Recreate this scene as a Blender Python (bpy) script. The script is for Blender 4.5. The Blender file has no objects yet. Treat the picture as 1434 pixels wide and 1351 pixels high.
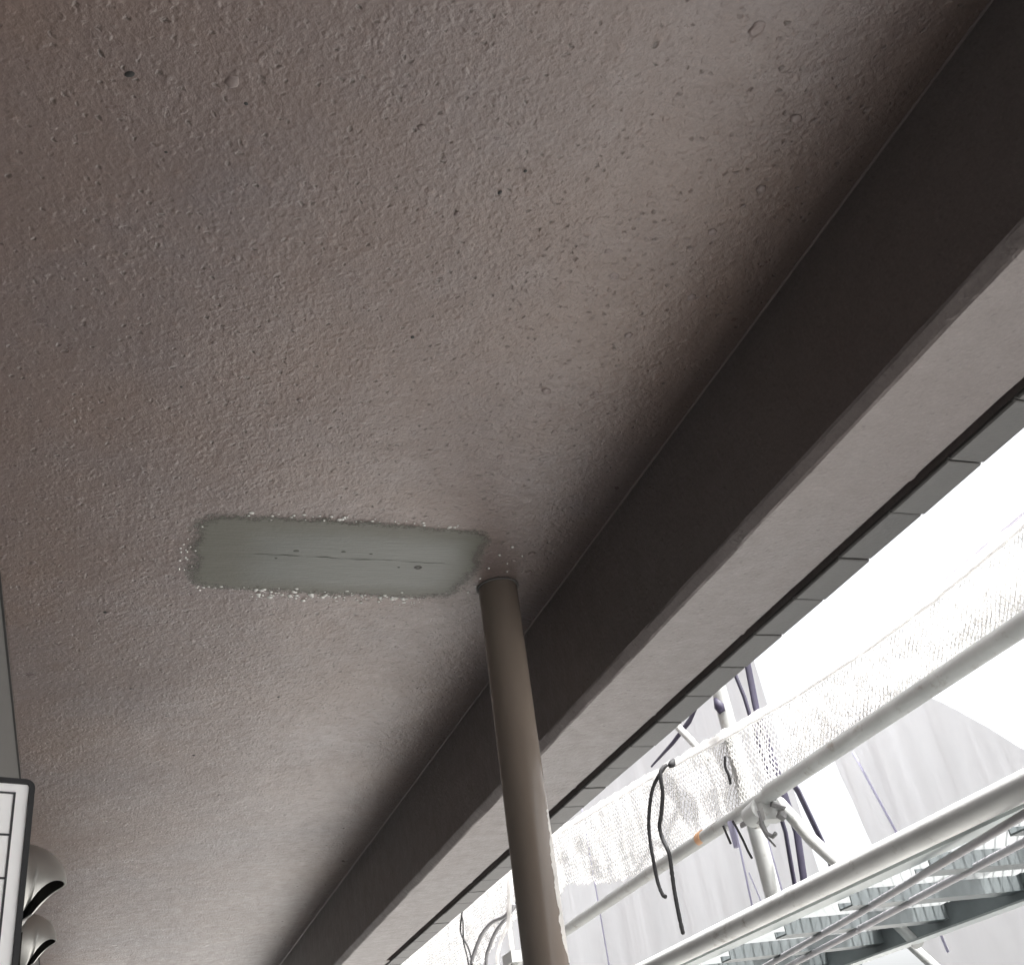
import bpy, math, random
from mathutils import Matrix, Vector, noise as mn
random.seed(7)
S = bpy.context.scene
COL = S.collection
H = 1.55                      # eye height over the terrace floor; heights below are relative to the eye

# ------------------------------------------------------------------ camera, sky, sun, exposure
cam_d = bpy.data.cameras.new('camera')
cam = bpy.data.objects.new('camera', cam_d)
COL.objects.link(cam)
R = Matrix(((0.93698443, -0.06023347, -0.34413966),
            (-0.31851672, -0.55201003, -0.77060497),
            (-0.14355233, 0.8316591, -0.53641017)))
# columns: camera right, up, back in world axes
cam.matrix_world = Matrix.Translation((0, 0, H)) @ R.to_4x4()
cam_d.sensor_fit = 'HORIZONTAL'
cam_d.sensor_width = 36.0
cam_d.lens = 36.0 * 1500.0 / 1434.0
cam_d.clip_start = 0.02
cam_d.clip_end = 2000
S.camera = cam

SUN_EL, SUN_AZ = math.radians(64), math.radians(140)     # azimuth measured from +Y towards +X
w = bpy.data.worlds.new('World')
S.world = w
w.use_nodes = True
nt = w.node_tree
nt.nodes.clear()
sky = nt.nodes.new('ShaderNodeTexSky')
sky.sky_type = 'NISHITA'
sky.sun_disc = False
sky.sun_elevation = SUN_EL
sky.sun_rotation = SUN_AZ
sky.air_density = 1.0
sky.dust_density = 6.0
sky.ozone_density = 1.0
hs = nt.nodes.new('ShaderNodeHueSaturation')
hs.inputs['Saturation'].default_value = 0.18
bg = nt.nodes.new('ShaderNodeBackground')
bg.inputs['Strength'].default_value = 0.15
wo = nt.nodes.new('ShaderNodeOutputWorld')
nt.links.new(sky.outputs[0], hs.inputs['Color'])
nt.links.new(hs.outputs[0], bg.inputs['Color'])
nt.links.new(bg.outputs[0], wo.inputs['Surface'])

sd = bpy.data.lights.new('sun', 'SUN')
sd.energy = 3.0
sd.angle = math.radians(1.0)
sd.color = (1.0, 0.98, 0.96)
sun = bpy.data.objects.new('sun', sd)
COL.objects.link(sun)
to_sun = Vector((math.sin(SUN_AZ) * math.cos(SUN_EL), math.cos(SUN_AZ) * math.cos(SUN_EL), math.sin(SUN_EL)))
sun.rotation_euler = to_sun.to_track_quat('Z', 'Y').to_euler()
sun.location = (6, 4, 8)

S.view_settings.view_transform = 'Standard'
S.view_settings.look = 'None'
S.view_settings.gamma = 1
S.view_settings.use_curve_mapping = False
S.view_settings.exposure = 1.6
S.cycles.use_denoising = True
S.cycles.max_bounces = 10
S.cycles.diffuse_bounces = 6
S.cycles.transparent_max_bounces = 24
S.cycles.sample_clamp_indirect = 6

# ------------------------------------------------------------------ mesh helpers
class MB:
    def __init__(self): self.v = []; self.f = []
    def add(self, vs, fs):
        b = len(self.v)
        self.v += [tuple(p) for p in vs]
        self.f += [tuple(i + b for i in f) for f in fs]
        return self
    def box(self, a, b):
        (x0, y0, z0), (x1, y1, z1) = a, b
        vs = [(x0,y0,z0),(x1,y0,z0),(x1,y1,z0),(x0,y1,z0),(x0,y0,z1),(x1,y0,z1),(x1,y1,z1),(x0,y1,z1)]
        return self.add(vs, [(0,3,2,1),(4,5,6,7),(0,1,5,4),(1,2,6,5),(2,3,7,6),(3,0,4,7)])
    def extrude_y(self, prof, y0, y1):
        """closed profile of (x, z), run from y0 to y1"""
        n = len(prof)
        vs = [(x, y0, z) for x, z in prof] + [(x, y1, z) for x, z in prof]
        fs = [(i, (i + 1) % n, n + (i + 1) % n, n + i) for i in range(n)]
        fs += [tuple(range(n - 1, -1, -1)), tuple(range(n, 2 * n))]
        return self.add(vs, fs)
    def tube(self, pts, r, sides=8, cap=True, rb=None):
        """round bar through pts; r is a number or a list; rb gives a second half-axis"""
        pts = [Vector(p) for p in pts]
        n = len(pts)
        rs = r if isinstance(r, (list, tuple)) else [r] * n
        t0 = (pts[1] - pts[0]).normalized()
        up = Vector((0, 0, 1)) if abs(t0.z) < 0.9 else Vector((1, 0, 0))
        u = (up - t0 * up.dot(t0)).normalized()
        vs = []
        for i in range(n):
            t = (pts[min(i + 1, n - 1)] - pts[max(i - 1, 0)])
            t = t.normalized() if t.length > 1e-9 else t0
            u = (u - t * u.dot(t))
            u = u.normalized() if u.length > 1e-6 else t.orthogonal().normalized()
            q = t.cross(u)
            for k in range(sides):
                a = 2 * math.pi * k / sides
                vs.append(pts[i] + u * (math.cos(a) * rs[i]) + q * (math.sin(a) * (rb if rb else rs[i])))
        fs = []
        for i in range(n - 1):
            for k in range(sides):
                k2 = (k + 1) % sides
                fs.append((i*sides + k, i*sides + k2, (i+1)*sides + k2, (i+1)*sides + k))
        if cap:
            fs.append(tuple(range(sides - 1, -1, -1)))
            fs.append(tuple((n-1)*sides + k for k in range(sides)))
        return self.add(vs, fs)
    def dome(self, c, rx, ry, rz, seg=10, rings=3, down=True):
        s = -1 if down else 1
        vs = [(c[0], c[1], c[2] + s * rz)]
        fs = []
        for j in range(1, rings + 1):
            a = (math.pi / 2) * j / rings
            for k in range(seg):
                b = 2 * math.pi * k / seg
                vs.append((c[0] + rx*math.sin(a)*math.cos(b), c[1] + ry*math.sin(a)*math.sin(b), c[2] + s*rz*math.cos(a)))
        for k in range(seg):
            fs.append((0, 1 + k, 1 + (k+1) % seg))
        for j in range(rings - 1):
            for k in range(seg):
                a, b = 1 + j*seg + k, 1 + j*seg + (k+1) % seg
                fs.append((a, a + seg, b + seg, b))
        return self.add(vs, fs)
    def mesh(self, name, o=(0, 0, 0)):
        me = bpy.data.meshes.new(name)
        me.from_pydata([(x - o[0], y - o[1], z - o[2]) for x, y, z in self.v], [], self.f)
        me.update()
        return me

def smooth(me, on=True, angle=None):
    me.polygons.foreach_set('use_smooth', [on] * len(me.polygons))
    if angle is not None:
        me.set_sharp_from_angle(angle=math.radians(angle))

def tag(o, label=None, cat=None, group=None, kind=None):
    for k, v in (('label', label), ('category', cat), ('group', group), ('kind', kind)):
        if v: o[k] = v
    return o

ORIGIN = {}
def obj(name, mb, mat, parent=None, base=None, sm=False, angle=None):
    """mesh object; coordinates are eye-relative. base: its own origin (top level) or its parent's origin"""
    o_ = base if base is not None else (ORIGIN[parent.name] if parent is not None else (0, 0, -H))
    me = mb.mesh(name, o_)
    if sm: smooth(me, True, angle)
    me.materials.append(mat)
    o = bpy.data.objects.new(name, me)
    COL.objects.link(o)
    if parent is not None:
        o.parent = parent
        p = ORIGIN[parent.name]
        o.location = (o_[0] - p[0], o_[1] - p[1], o_[2] - p[2])
    else:
        o.location = (o_[0], o_[1], o_[2] + H)
    ORIGIN[o.name] = o_
    return o

def empty(name, base):
    o = bpy.data.objects.new(name, None)
    o.empty_display_size = 0.1
    COL.objects.link(o)
    o.location = (base[0], base[1], base[2] + H)
    ORIGIN[o.name] = base
    return o

# ------------------------------------------------------------------ material helpers
def mat_new(name):
    m = bpy.data.materials.new(name)
    m.use_nodes = True
    t = m.node_tree
    p = t.nodes['Principled BSDF']
    return m, t, p
def N(t, typ, **kw):
    n = t.nodes.new(typ)
    for k, v in kw.items():
        if k in n.inputs: n.inputs[k].default_value = v
        else: setattr(n, k, v)
    return n
def ramp(t, fac, stops):
    r = t.nodes.new('ShaderNodeValToRGB')
    els = r.color_ramp.elements
    while len(els) < len(stops): els.new(0.5)
    for e, (p, c) in zip(els, stops):
        e.position = p
        e.color = (c, c, c, 1) if isinstance(c, (int, float)) else (*c, 1)
    t.links.new(fac, r.inputs[0])
    return r.outputs[0]
def mth(t, op, a, b=None):
    n = t.nodes.new('ShaderNodeMath'); n.operation = op
    for i, x in enumerate((a, b)):
        if x is None: continue
        if isinstance(x, (int, float)): n.inputs[i].default_value = x
        else: t.links.new(x, n.inputs[i])
    return n.outputs[0]
def mix(t, fac, a, b):
    n = t.nodes.new('ShaderNodeMix'); n.data_type = 'RGBA'
    for s, x in ((n.inputs[0], fac), (n.inputs[6], a), (n.inputs[7], b)):
        if isinstance(x, (int, float)): s.default_value = x
        elif isinstance(x, tuple): s.default_value = (*x, 1)
        else: t.links.new(x, s)
    return n.outputs[2]
def coord(t, scale=None):
    c = t.nodes.new('ShaderNodeTexCoord').outputs['Object']
    if scale:
        mp = t.nodes.new('ShaderNodeMapping'); mp.inputs['Scale'].default_value = scale
        t.links.new(c, mp.inputs[0]); c = mp.outputs[0]
    return c
def noise(t, c, scale, detail=3, rough=0.5):
    n = N(t, 'ShaderNodeTexNoise', Scale=scale, Detail=detail, Roughness=rough)
    t.links.new(c, n.inputs['Vector'])
    return n.outputs['Fac']

def stucco(name, base, alt, rough, bump, fine=1.0, pits=1.0, ior=1.55):
    """sprayed textured paint: dense fine droplets, pin holes and slow trowel waves under a satin film"""
    m, t, p = mat_new(name)
    c = coord(t)
    big = noise(t, c, 1.7, 4, 0.6)
    mid = noise(t, c, 26, 4, 0.65)
    col = mix(t, ramp(t, big, [(0.35, 0.0), (0.68, 1.0)]), base, alt)
    col = mix(t, ramp(t, mid, [(0.35, 0.0), (0.75, 0.45)]), col, tuple(x * 0.84 for x in base))
    wn = N(t, 'ShaderNodeTexNoise', Scale=75.0, Detail=3.0)
    t.links.new(c, wn.inputs['Vector'])
    wv = t.nodes.new('ShaderNodeVectorMath'); wv.operation = 'MULTIPLY_ADD'
    t.links.new(wn.outputs['Color'], wv.inputs[0])
    wv.inputs[1].default_value = (0.014, 0.014, 0.014)
    t.links.new(c, wv.inputs[2])
    cw = wv.outputs[0]
    def cells(scale, lo, hi, core, rim):
        v = N(t, 'ShaderNodeTexVoronoi', Scale=scale * fine); t.links.new(cw, v.inputs['Vector'])
        sp = t.nodes.new('ShaderNodeSeparateColor'); t.links.new(v.outputs['Color'], sp.inputs[0])
        return mth(t, 'MULTIPLY', ramp(t, v.outputs['Distance'], [(0.0, 1.0), (core, 0.85), (rim, 0.0)]), ramp(t, sp.outputs[0], [(lo, 0.0), (hi, 1.0)]))
    drop = cells(105, 0.25, 1.0, 0.2, 0.5)
    drop2 = cells(62, 0.6, 1.0, 0.15, 0.4)
    pit = cells(92, 0.5, 0.95, 0.12, 0.34)
    patchy = ramp(t, noise(t, c, 2.6, 4, 0.6), [(0.3, 0.45), (0.7, 1.0)])
    h = mth(t, 'ADD', mth(t, 'MULTIPLY', drop, 0.55), mth(t, 'MULTIPLY', drop2, 0.5))
    h = mth(t, 'ADD', h, mth(t, 'MULTIPLY', noise(t, c, 170 * fine, 4, 0.65), 0.9))
    h = mth(t, 'ADD', h, mth(t, 'MULTIPLY', noise(t, c, 58 * fine, 3, 0.6), 1.5))
    h = mth(t, 'SUBTRACT', h, mth(t, 'MULTIPLY', pit, 0.9 * pits))
    h = mth(t, 'MULTIPLY', h, patchy)
    h = mth(t, 'ADD', h, mth(t, 'MULTIPLY', noise(t, c, 7, 2, 0.5), 2.0))
    b = N(t, 'ShaderNodeBump', Strength=1.0, Distance=bump)
    t.links.new(h, b.inputs['Height'])
    t.links.new(b.outputs[0], p.inputs['Normal'])
    grain = noise(t, c, 210 * fine, 3, 0.7)
    col = mix(t, ramp(t, grain, [(0.36, 0.30), (0.5, 0.0)]), col, tuple(x * 0.6 for x in base))
    col = mix(t, ramp(t, grain, [(0.56, 0.0), (0.72, 0.30)]), col, tuple(min(1, x * 1.6) for x in base))
    col = mix(t, mth(t, 'MULTIPLY', drop2, 0.22), col, tuple(min(1, x * 1.5) for x in base))
    col = mix(t, mth(t, 'MULTIPLY', pit, 0.75 * pits), col, tuple(x * 0.25 for x in base))
    t.links.new(col, p.inputs['Base Color'])
    t.links.new(ramp(t, mid, [(0.3, rough - 0.05), (0.7, rough + 0.07)]), p.inputs['Roughness'])
    p.inputs['IOR'].default_value = ior
    return m

def simple(name, base, rough=0.5, metal=0.0, var=0.15, nscale=12, bump=0.0, bscale=80, spec=0.5, stretch=None, dirt=None):
    m, t, p = mat_new(name)
    c = coord(t, stretch)
    n = noise(t, c, nscale, 5, 0.6)
    lo = tuple(x * (1 - var) for x in base); hi = tuple(min(1, x * (1 + var)) for x in base)
    col = mix(t, ramp(t, n, [(0.3, 0.0), (0.7, 1.0)]), lo, hi)
    if dirt:
        d = ramp(t, noise(t, c, nscale * 2.7, 5, 0.7), [(0.58, 0.0), (0.72, 0.8)])
        col = mix(t, d, col, dirt)
    t.links.new(col, p.inputs['Base Color'])
    t.links.new(ramp(t, n, [(0.2, max(0, rough - 0.08)), (0.8, min(1, rough + 0.08))]), p.inputs['Roughness'])
    p.inputs['Metallic'].default_value = metal
    p.inputs['Specular IOR Level'].default_value = spec
    if bump:
        b = N(t, 'ShaderNodeBump', Strength=1.0, Distance=bump)
        t.links.new(noise(t, c, bscale, 4, 0.6), b.inputs['Height'])
        t.links.new(b.outputs[0], p.inputs['Normal'])
    return m

def cloth(name, base, translucent, clear, var=0.06, streak=True):
    """thin woven sheet: part diffuse, part light let through, part open weave"""
    m, t, p = mat_new(name)
    c = coord(t, (1, 9, 0.5)) if streak else coord(t)
    n = noise(t, c, 2.2, 5, 0.65)
    col = mix(t, ramp(t, n, [(0.35, 0.0), (0.7, 1.0)]), tuple(x * (1 - var) for x in base), base)
    d = N(t, 'ShaderNodeBsdfDiffuse'); tr = N(t, 'ShaderNodeBsdfTranslucent'); cl = N(t, 'ShaderNodeBsdfTransparent')
    t.links.new(col, d.inputs[0]); t.links.new(col, tr.inputs[0])
    a = N(t, 'ShaderNodeMixShader'); a.inputs[0].default_value = translucent
    t.links.new(d.outputs[0], a.inputs[1]); t.links.new(tr.outputs[0], a.inputs[2])
    out = t.nodes['Material Output']
    if clear > 0:
        b = N(t, 'ShaderNodeMixShader')
        f = ramp(t, n, [(0.3, max(0, clear - 0.14)), (0.75, clear + 0.1)])
        t.links.new(f, b.inputs[0])
        t.links.new(a.outputs[0], b.inputs[1]); t.links.new(cl.outputs[0], b.inputs[2])
        t.links.new(b.outputs[0], out.inputs[0])
    else:
        t.links.new(a.outputs[0], out.inputs[0])
    return m

M = {}
M['ceil'] = stucco('taupe_textured_paint', (0.172, 0.125, 0.107), (0.150, 0.127, 0.130), 0.315, 0.0016, ior=1.63)
M['blister'] = simple('taupe_paint_blister', (0.185, 0.148, 0.141), 0.38, var=0.12, nscale=1.5)
M['beam'] = stucco('taupe_beam_paint', (0.152, 0.127, 0.121), (0.150, 0.132, 0.130), 0.45, 0.0012, fine=0.9, pits=0.6)
M['tile'] = simple('grey_glazed_tile', (0.215, 0.213, 0.210), 0.42, var=0.12, nscale=18, bump=0.0006, bscale=160)
M['mortar'] = simple('dark_mortar', (0.11, 0.104, 0.10), 0.9, var=0.3, bump=0.001)
M['joint'] = simple('grey_joint_mortar', (0.06, 0.058, 0.056), 0.9, var=0.3)
M['crack'] = simple('filler_crack', (0.085, 0.086, 0.078), 0.8)
M['wall'] = simple('grey_wall_coat', (0.135, 0.134, 0.130), 0.6, var=0.12, nscale=6, bump=0.0008, stretch=(1, 1, 0.2))
M['seal'] = simple('black_sealant', (0.02, 0.02, 0.02), 0.6)
M['floor'] = simple('terrace_concrete', (0.12, 0.118, 0.115), 0.75, var=0.2, nscale=4, bump=0.001)
M['ground'] = simple('pale_gravelly_ground', (0.42, 0.41, 0.39), 0.9, var=0.18, nscale=0.8, bump=0.01, bscale=14)
M['pipe'] = simple('brown_pvc_paint', (0.215, 0.178, 0.150), 0.20, var=0.10, nscale=7, bump=0.0004, bscale=60, stretch=(1, 1, 0.3))
M['pipe_highlight'] = simple('pale_highlight_paint', (0.62, 0.60, 0.57), 0.35, var=0.2, nscale=40)
M['steel'] = simple('satin_stainless', (0.55, 0.55, 0.53), 0.46, metal=1.0, var=0.05)
M['dark_in'] = simple('dark_duct_inside', (0.02, 0.018, 0.016), 0.8)
M['galv'] = simple('dull_galvanised_steel', (0.44, 0.45, 0.44), 0.55, metal=0.0, var=0.13, nscale=9, bump=0.0004, bscale=120, dirt=(0.25, 0.22, 0.19))
M['deck'] = simple('galvanised_deck', (0.44, 0.48, 0.48), 0.5, metal=0.0, var=0.12, nscale=8)
M['deckmesh'] = simple('bright_expanded_metal', (0.40, 0.42, 0.42), 0.4, metal=0.0, var=0.08)
M['ledger'] = simple('pale_galvanised_pipe', (0.76, 0.77, 0.76), 0.7, var=0.10, nscale=7, bump=0.0004, bscale=120, dirt=(0.36, 0.33, 0.29))
M['hook'] = simple('weathered_hook_steel', (0.20, 0.20, 0.20), 0.5, var=0.2)
M['rib'] = simple('weathered_rib_steel', (0.17, 0.19, 0.195), 0.5, var=0.15)
M['rod'] = simple('grey_coated_rod', (0.44, 0.43, 0.45), 0.5, var=0.08)
M['strap'] = simple('indigo_strap', (0.034, 0.029, 0.058), 0.6, var=0.2)
M['cord'] = simple('black_braided_cord', (0.03, 0.03, 0.032), 0.75, var=0.4, nscale=150)
M['greycord'] = simple('grey_hose', (0.28, 0.28, 0.29), 0.5, var=0.1)
M['orange'] = simple('orange_tape', (0.62, 0.36, 0.20), 0.5)
M['board_white'] = simple('white_board_face', (0.88, 0.88, 0.89), 0.5, var=0.02)
M['board_black'] = simple('black_board_frame', (0.010, 0.010, 0.012), 0.6, var=0.1)
M['ink'] = simple('black_print', (0.03, 0.03, 0.035), 0.6)
M['net'] = cloth('white_net_cord', (0.96, 0.955, 0.945), 0.65, 0, streak=False)
M['sheet'] = cloth('white_scaffold_sheet', (0.50, 0.50, 0.515), 0.28, 0.10, var=0.10)
M['hem'] = cloth('sheet_hem', (0.55, 0.54, 0.66), 0.5, 0, streak=False)
M['rope'] = cloth('pale_head_rope', (0.74, 0.73, 0.78), 0.4, 0, streak=False)
M['glass'] = simple('window_glass', (0.05, 0.06, 0.07), 0.05)

# ------------------------------------------------------------------ structure
WX = -0.178          # inner wall face
ZC = 0.95            # ceiling
BX = 0.8275          # beam inner face
ZB = 0.7025          # beam underside
Y0, Y1 = -2.5, 9.0

g = MB().add([(-400, -400, -H - 0.12), (600, -400, -H - 0.12), (600, 600, -H - 0.12), (-400, 600, -H - 0.12)], [(0, 1, 2, 3)])
tag(obj('ground', g, M['ground'], base=(0, 0, -H - 0.12)), kind='structure')
fl = MB().box((WX - 0.1, Y0, -H - 0.30), (1.06, Y1, -H))
tag(obj('floor', fl, M['floor'], base=(0, 0, -H)), kind='structure')

ce = MB()
NX, NY = 34, 150
x_of = lambda i: WX - 0.002 + (BX + 0.004 - WX) * i / NX
y_of = lambda j: Y0 + (Y1 - Y0) * j / NY
vs = []
for j in range(NY + 1):
    for i in range(NX + 1):
        x, y = x_of(i), y_of(j)
        e = min(1.0, (x - WX) / 0.08, (BX - x) / 0.08) if WX < x < BX else 0.0
        vs.append((x, y, ZC + max(0, e) * 0.0022 * mn.noise(Vector((x * 4.0, y * 4.0, 3.1)))))
ce.add(vs, [(j*(NX+1)+i, (j+1)*(NX+1)+i, (j+1)*(NX+1)+i+1, j*(NX+1)+i+1) for j in range(NY) for i in range(NX)])
ceiling = tag(obj('ceiling', ce, M['ceil'], base=(0, 0, ZC), sm=True), kind='structure')
roof = MB().box((WX - 0.4, Y0, ZC + 0.02), (BX - 0.001, Y1, ZC + 0.22))
obj('slab', roof, M['floor'], parent=ceiling)

# beam: chamfered arris, flat underside, drip groove that stops short of the far end
beam_root = tag(empty('edge_beam', (0.95, Y0, ZB)),
                'taupe painted concrete edge beam hanging below the ceiling, chamfered and edged with grey tiles', 'beam')
c_ = 0.0157
TX0, TX1 = 1.0205, 1.079
GX0, GX1 = 1.0035, TX0
top = 2.4
prof = [(BX, ZC + 0.3), (BX, ZB + c_), (BX + 0.002, ZB + c_ - 0.0035), (BX + c_ - 0.0035, ZB + 0.002), (BX + c_, ZB),
        (GX0, ZB), (GX0 + 0.001, ZB + 0.014), (GX1, ZB + 0.014), (GX1, ZB + 0.0005), (TX1 - 0.009, ZB + 0.0005),
        (TX1 - 0.009, top), (BX, top)]
prof2 = [(BX, ZC + 0.3), (BX, ZB + c_), (BX + 0.002, ZB + c_ - 0.0035), (BX + c_ - 0.0035, ZB + 0.002), (BX + c_, ZB),
         (TX1 - 0.009, ZB), (TX1 - 0.009, top), (BX, top)]
def run_y(mb, prof, y0, y1, wob, step=0.035):
    n = len(prof); m = max(2, int((y1 - y0) / step)); vs = []
    for q in range(m + 1):
        y = y0 + (y1 - y0) * q / m
        for i, (x, z) in enumerate(prof):
            k_ = 0.0011 if i in wob else 0.0
            vs.append((x + k_ * mn.noise(Vector((y * 9, i, 1))) + k_ * 0.7 * mn.noise(Vector((y * 31, i, 2))), y, z + k_ * mn.noise(Vector((y * 8, i, 5)))))
    fs = [(q*n+i, q*n+(i+1) % n, (q+1)*n+(i+1) % n, (q+1)*n+i) for q in range(m) for i in range(n)]
    fs += [tuple(range(n - 1, -1, -1)), tuple(range(m*n, m*n+n))]
    return mb.add(vs, fs)
bm_ = run_y(run_y(MB(), prof, Y0, 4.06, (1, 2, 3, 4, 5)), prof2, 4.06, Y1, (1, 2, 3, 4))
obj('beam_body', bm_, M['beam'], parent=beam_root)
cbd = MB().tube([(BX - 0.0006, Y0 + (Y1 - Y0) * q / 120, ZC - 0.0006 + 0.0004 * mn.noise(Vector((q * 0.7, 0, 0)))) for q in range(121)], 0.0024, 8)
obj('corner_bead', cbd, M['blister'], parent=beam_root, sm=True)
gl = MB().box((GX0 + 0.0012, Y0, ZB + 0.0115), (GX1 - 0.0003, 4.055, ZB + 0.0135))
obj('drip_groove', gl, M['mortar'], parent=beam_root)
# mortar smears that bridge the groove
sm_ = MB()
for yy, ln in ((0.945, 0.018), (1.42, 0.012), (1.78, 0.010), (2.21, 0.014), (3.02, 0.01)):
    sm_.dome((GX0 + 0.006, yy, ZB + 0.0115), 0.0075, ln, 0.008, 8, 3)
obj('mortar_smear', sm_, M['beam'], parent=beam_root, sm=True)
pitch = 0.1297
tm = MB()
# an L-shaped corner tile: underside leaf plus upstand leaf, arrises eased
a, L = 0.0022, pitch - 0.0032
tp = [(TX0, 0.0), (TX0, -0.0035), (TX0 + a, -0.0035 - a), (TX1 - a, -0.0035 - a), (TX1, -0.0035), (TX1, 0.062), (TX1 - 0.0085, 0.062), (TX1 - 0.0085, 0.0)]
n = len(tp)
rings = []
for y, ins in ((0.0, a), (a, 0.0), (L - a, 0.0), (L, a)):
    ring = []
    for (x, z) in tp:
        ring.append((x + (ins if x < TX0 + 0.003 else (-ins if x > TX1 - 0.003 else 0)) * 0.4, y, z + (ins * 0.5 if z < -0.003 else 0)))
    rings.append(ring)
vs = [p for r_ in rings for p in r_]
fs = [(k*n+i, k*n+(i+1) % n, (k+1)*n+(i+1) % n, (k+1)*n+i) for k in range(3) for i in range(n)]
fs += [tuple(range(n-1, -1, -1)), tuple(range(3*n, 4*n))]
tm.add([(x - TX0, y, z) for x, y, z in vs], fs)
tile_me = tm.mesh('tile')
tmats = []
for k, f_ in enumerate((1.0, 0.9, 1.08)):
    tmats.append(simple('grey_glazed_tile_%s' % 'abc'[k], tuple(x * f_ for x in (0.075, 0.0725, 0.070)), 0.50, var=0.22, nscale=16, bump=0.0006, bscale=150))
tms = []
for mt in tmats:
    me = tile_me.copy(); me.materials.append(mt); tms.append(me)
yk = 0.757 - pitch * 6
k = 0
while yk < 7.0:
    o = bpy.data.objects.new('tile', tms[random.choice((0, 0, 1, 2))])
    COL.objects.link(o)
    o.parent = beam_root
    b = ORIGIN[beam_root.name]
    o.location = (TX0 - b[0] + random.uniform(-.0008, .0008), yk + 0.0016 - b[1], ZB - b[2] + random.uniform(-.0007, .0006))
    o.rotation_euler = (random.uniform(-.004, .004), random.uniform(-.008, .008), random.uniform(-.004, .004))
    yk += pitch; k += 1
jm = MB().box((GX1 + 0.0005, Y0, ZB - 0.0012), (TX1 - 0.0022, 7.0, ZB + 0.0003))
obj('joint_mortar', jm, M['joint'], parent=beam_root)

# inner wall with its sealed joint under the ceiling
wall = tag(obj('house_wall', MB().box((WX - 0.2, Y0, -H), (WX, Y1, ZC - 0.0015)), M['wall'], base=(WX, 0, -H)),
           'smooth grey house wall at the far left, behind the white board', 'wall')
obj('added_blocking_wall', MB().box((WX + 0.001, Y0, -H), (0.95, Y0 + 0.15, ZC - 0.0015)), M['wall'], parent=wall)  # unseen end wall, added to keep light off the beam's inner face
obj('added_blocking_wall', MB().box((WX + 0.001, Y1 - 0.3, -H), (0.95, Y1 - 0.15, 0.05)), M['wall'], parent=wall)  # unseen low end wall, added to cut the sheen on the far ceiling
obj('sealant_strip', MB().box((WX + 0.0005, Y0, ZC - 0.007), (WX + 0.004, Y1, ZC - 0.0022)), M['seal'], parent=wall)

# unseen dark glazing added to the house wall, keeps the beam face dark
for k_ in range(4):
    yw = -2.2 + 2.7 * k_
    f_ = MB()
    for a_, b_ in ((yw, yw + .05), (yw + 1.1, yw + 1.16), (yw + 2.2, yw + 2.25)):
        f_.box((WX + .001, a_, -H + .05), (WX + .03, b_, 0.42))
    f_.box((WX + .001, yw, 0.421), (WX + .03, yw + 2.25, 0.47)).box((WX + .001, yw, -H + .002), (WX + .03, yw + 2.25, -H + .049))
    fo = obj('added_glazed_door', f_, M['galv'], parent=wall)
    obj('added_pane', MB().box((WX + .004, yw + .0505, -H + .0505), (WX + .012, yw + 1.0995, 0.4195)).box((WX + .004, yw + 1.1605, -H + .0505), (WX + .012, yw + 2.1995, 0.4195)), M['glass'], parent=fo)

# small blisters and pin holes of the sprayed paint (children of the ceiling)
bl = MB().dome((0, 0, 0), 1, 1, 0.34, 12, 4)
bl.v = [(x * (1 + 0.18 * math.sin(2.3 * x + 3 * y)), y * (1 + 0.2 * math.sin(4 * x - y)), z) for x, y, z in bl.v]
bl_me = bl.mesh('paint_blister'); smooth(bl_me); bl_me.materials.append(M['blister'])
ringb = MB()
seg = 14
prof_r = [(0.0, -0.06), (0.35, -0.06), (0.62, -0.20), (0.85, -0.18), (1.15, 0.02)]
vs = []
for (rr, zz) in prof_r:
    for s_ in range(seg):
        a_ = 2 * math.pi * s_ / seg
        wob = 1 + 0.16 * math.sin(2 * a_ + rr * 3) + 0.09 * math.sin(5 * a_ + 1)
        vs.append((rr * wob * math.cos(a_), rr * wob * math.sin(a_), zz * (1 + 0.3 * math.cos(a_))))
ringb.add(vs, [(q*seg+s_, q*seg+(s_+1) % seg, (q+1)*seg+(s_+1) % seg, (q+1)*seg+s_) for q in range(len(prof_r)-1) for s_ in range(seg)])
rg_me = ringb.mesh('paint_blister'); smooth(rg_me); rg_me.materials.append(M['blister'])
def ceil_piece(name, me, x, y, rx, ry, rz):
    o = bpy.data.objects.new(name, me); COL.objects.link(o)
    o.parent = ceiling
    o.location = (x, y, -0.0002)
    o.scale = (rx, ry, rz); o.rotation_euler = (0, 0, random.uniform(0, 6.28))
    return o
for (x, y, r_, ring_) in [(0.082, 0.695, .0085, 0), (0.033, 0.795, .005, 0), (0.592, 0.516, .010, 1), (0.587, 0.882, .008, 1), (0.562, 0.842, .007, 1),
                          (-0.056, 1.492, .006, 0), (-0.003, 1.857, .0055, 0), (0.697, 0.608, .008, 0), (0.709, 0.709, .009, 0), (0.682, 0.785, .007, 0),
                          (0.582, 1.125, .008, 1), (-0.001, 1.44, .0055, 0), (-0.124, 1.682, .006, 0), (0.105, 1.092, .005, 0), (0.335, 1.268, .006, 1),
                          (0.355, 0.82, .005, 0), (0.655, 0.988, .008, 0), (0.233, 1.195, .005, 0), (0.283, 0.71, .005, 0), (0.566, 1.297, .007, 1),
                          (0.726, 1.591, .009, 0), (0.70, 1.62, .006, 0), (0.745, 1.66, .008, 0), (0.71, 0.90, .008, 0), (0.66, 1.12, .007, 1), (0.63, 1.22, .006, 0)]:
    ceil_piece('paint_blister', rg_me if ring_ else bl_me, x, y, r_ * 0.8, r_ * random.uniform(.65, 1.0), r_ * random.uniform(.6, .9))
pit_me = MB().dome((0, 0, 0), 1, 1, 0.2, 8, 2).mesh('pinhole'); smooth(pit_me); pit_me.materials.append(M['seal'])
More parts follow.
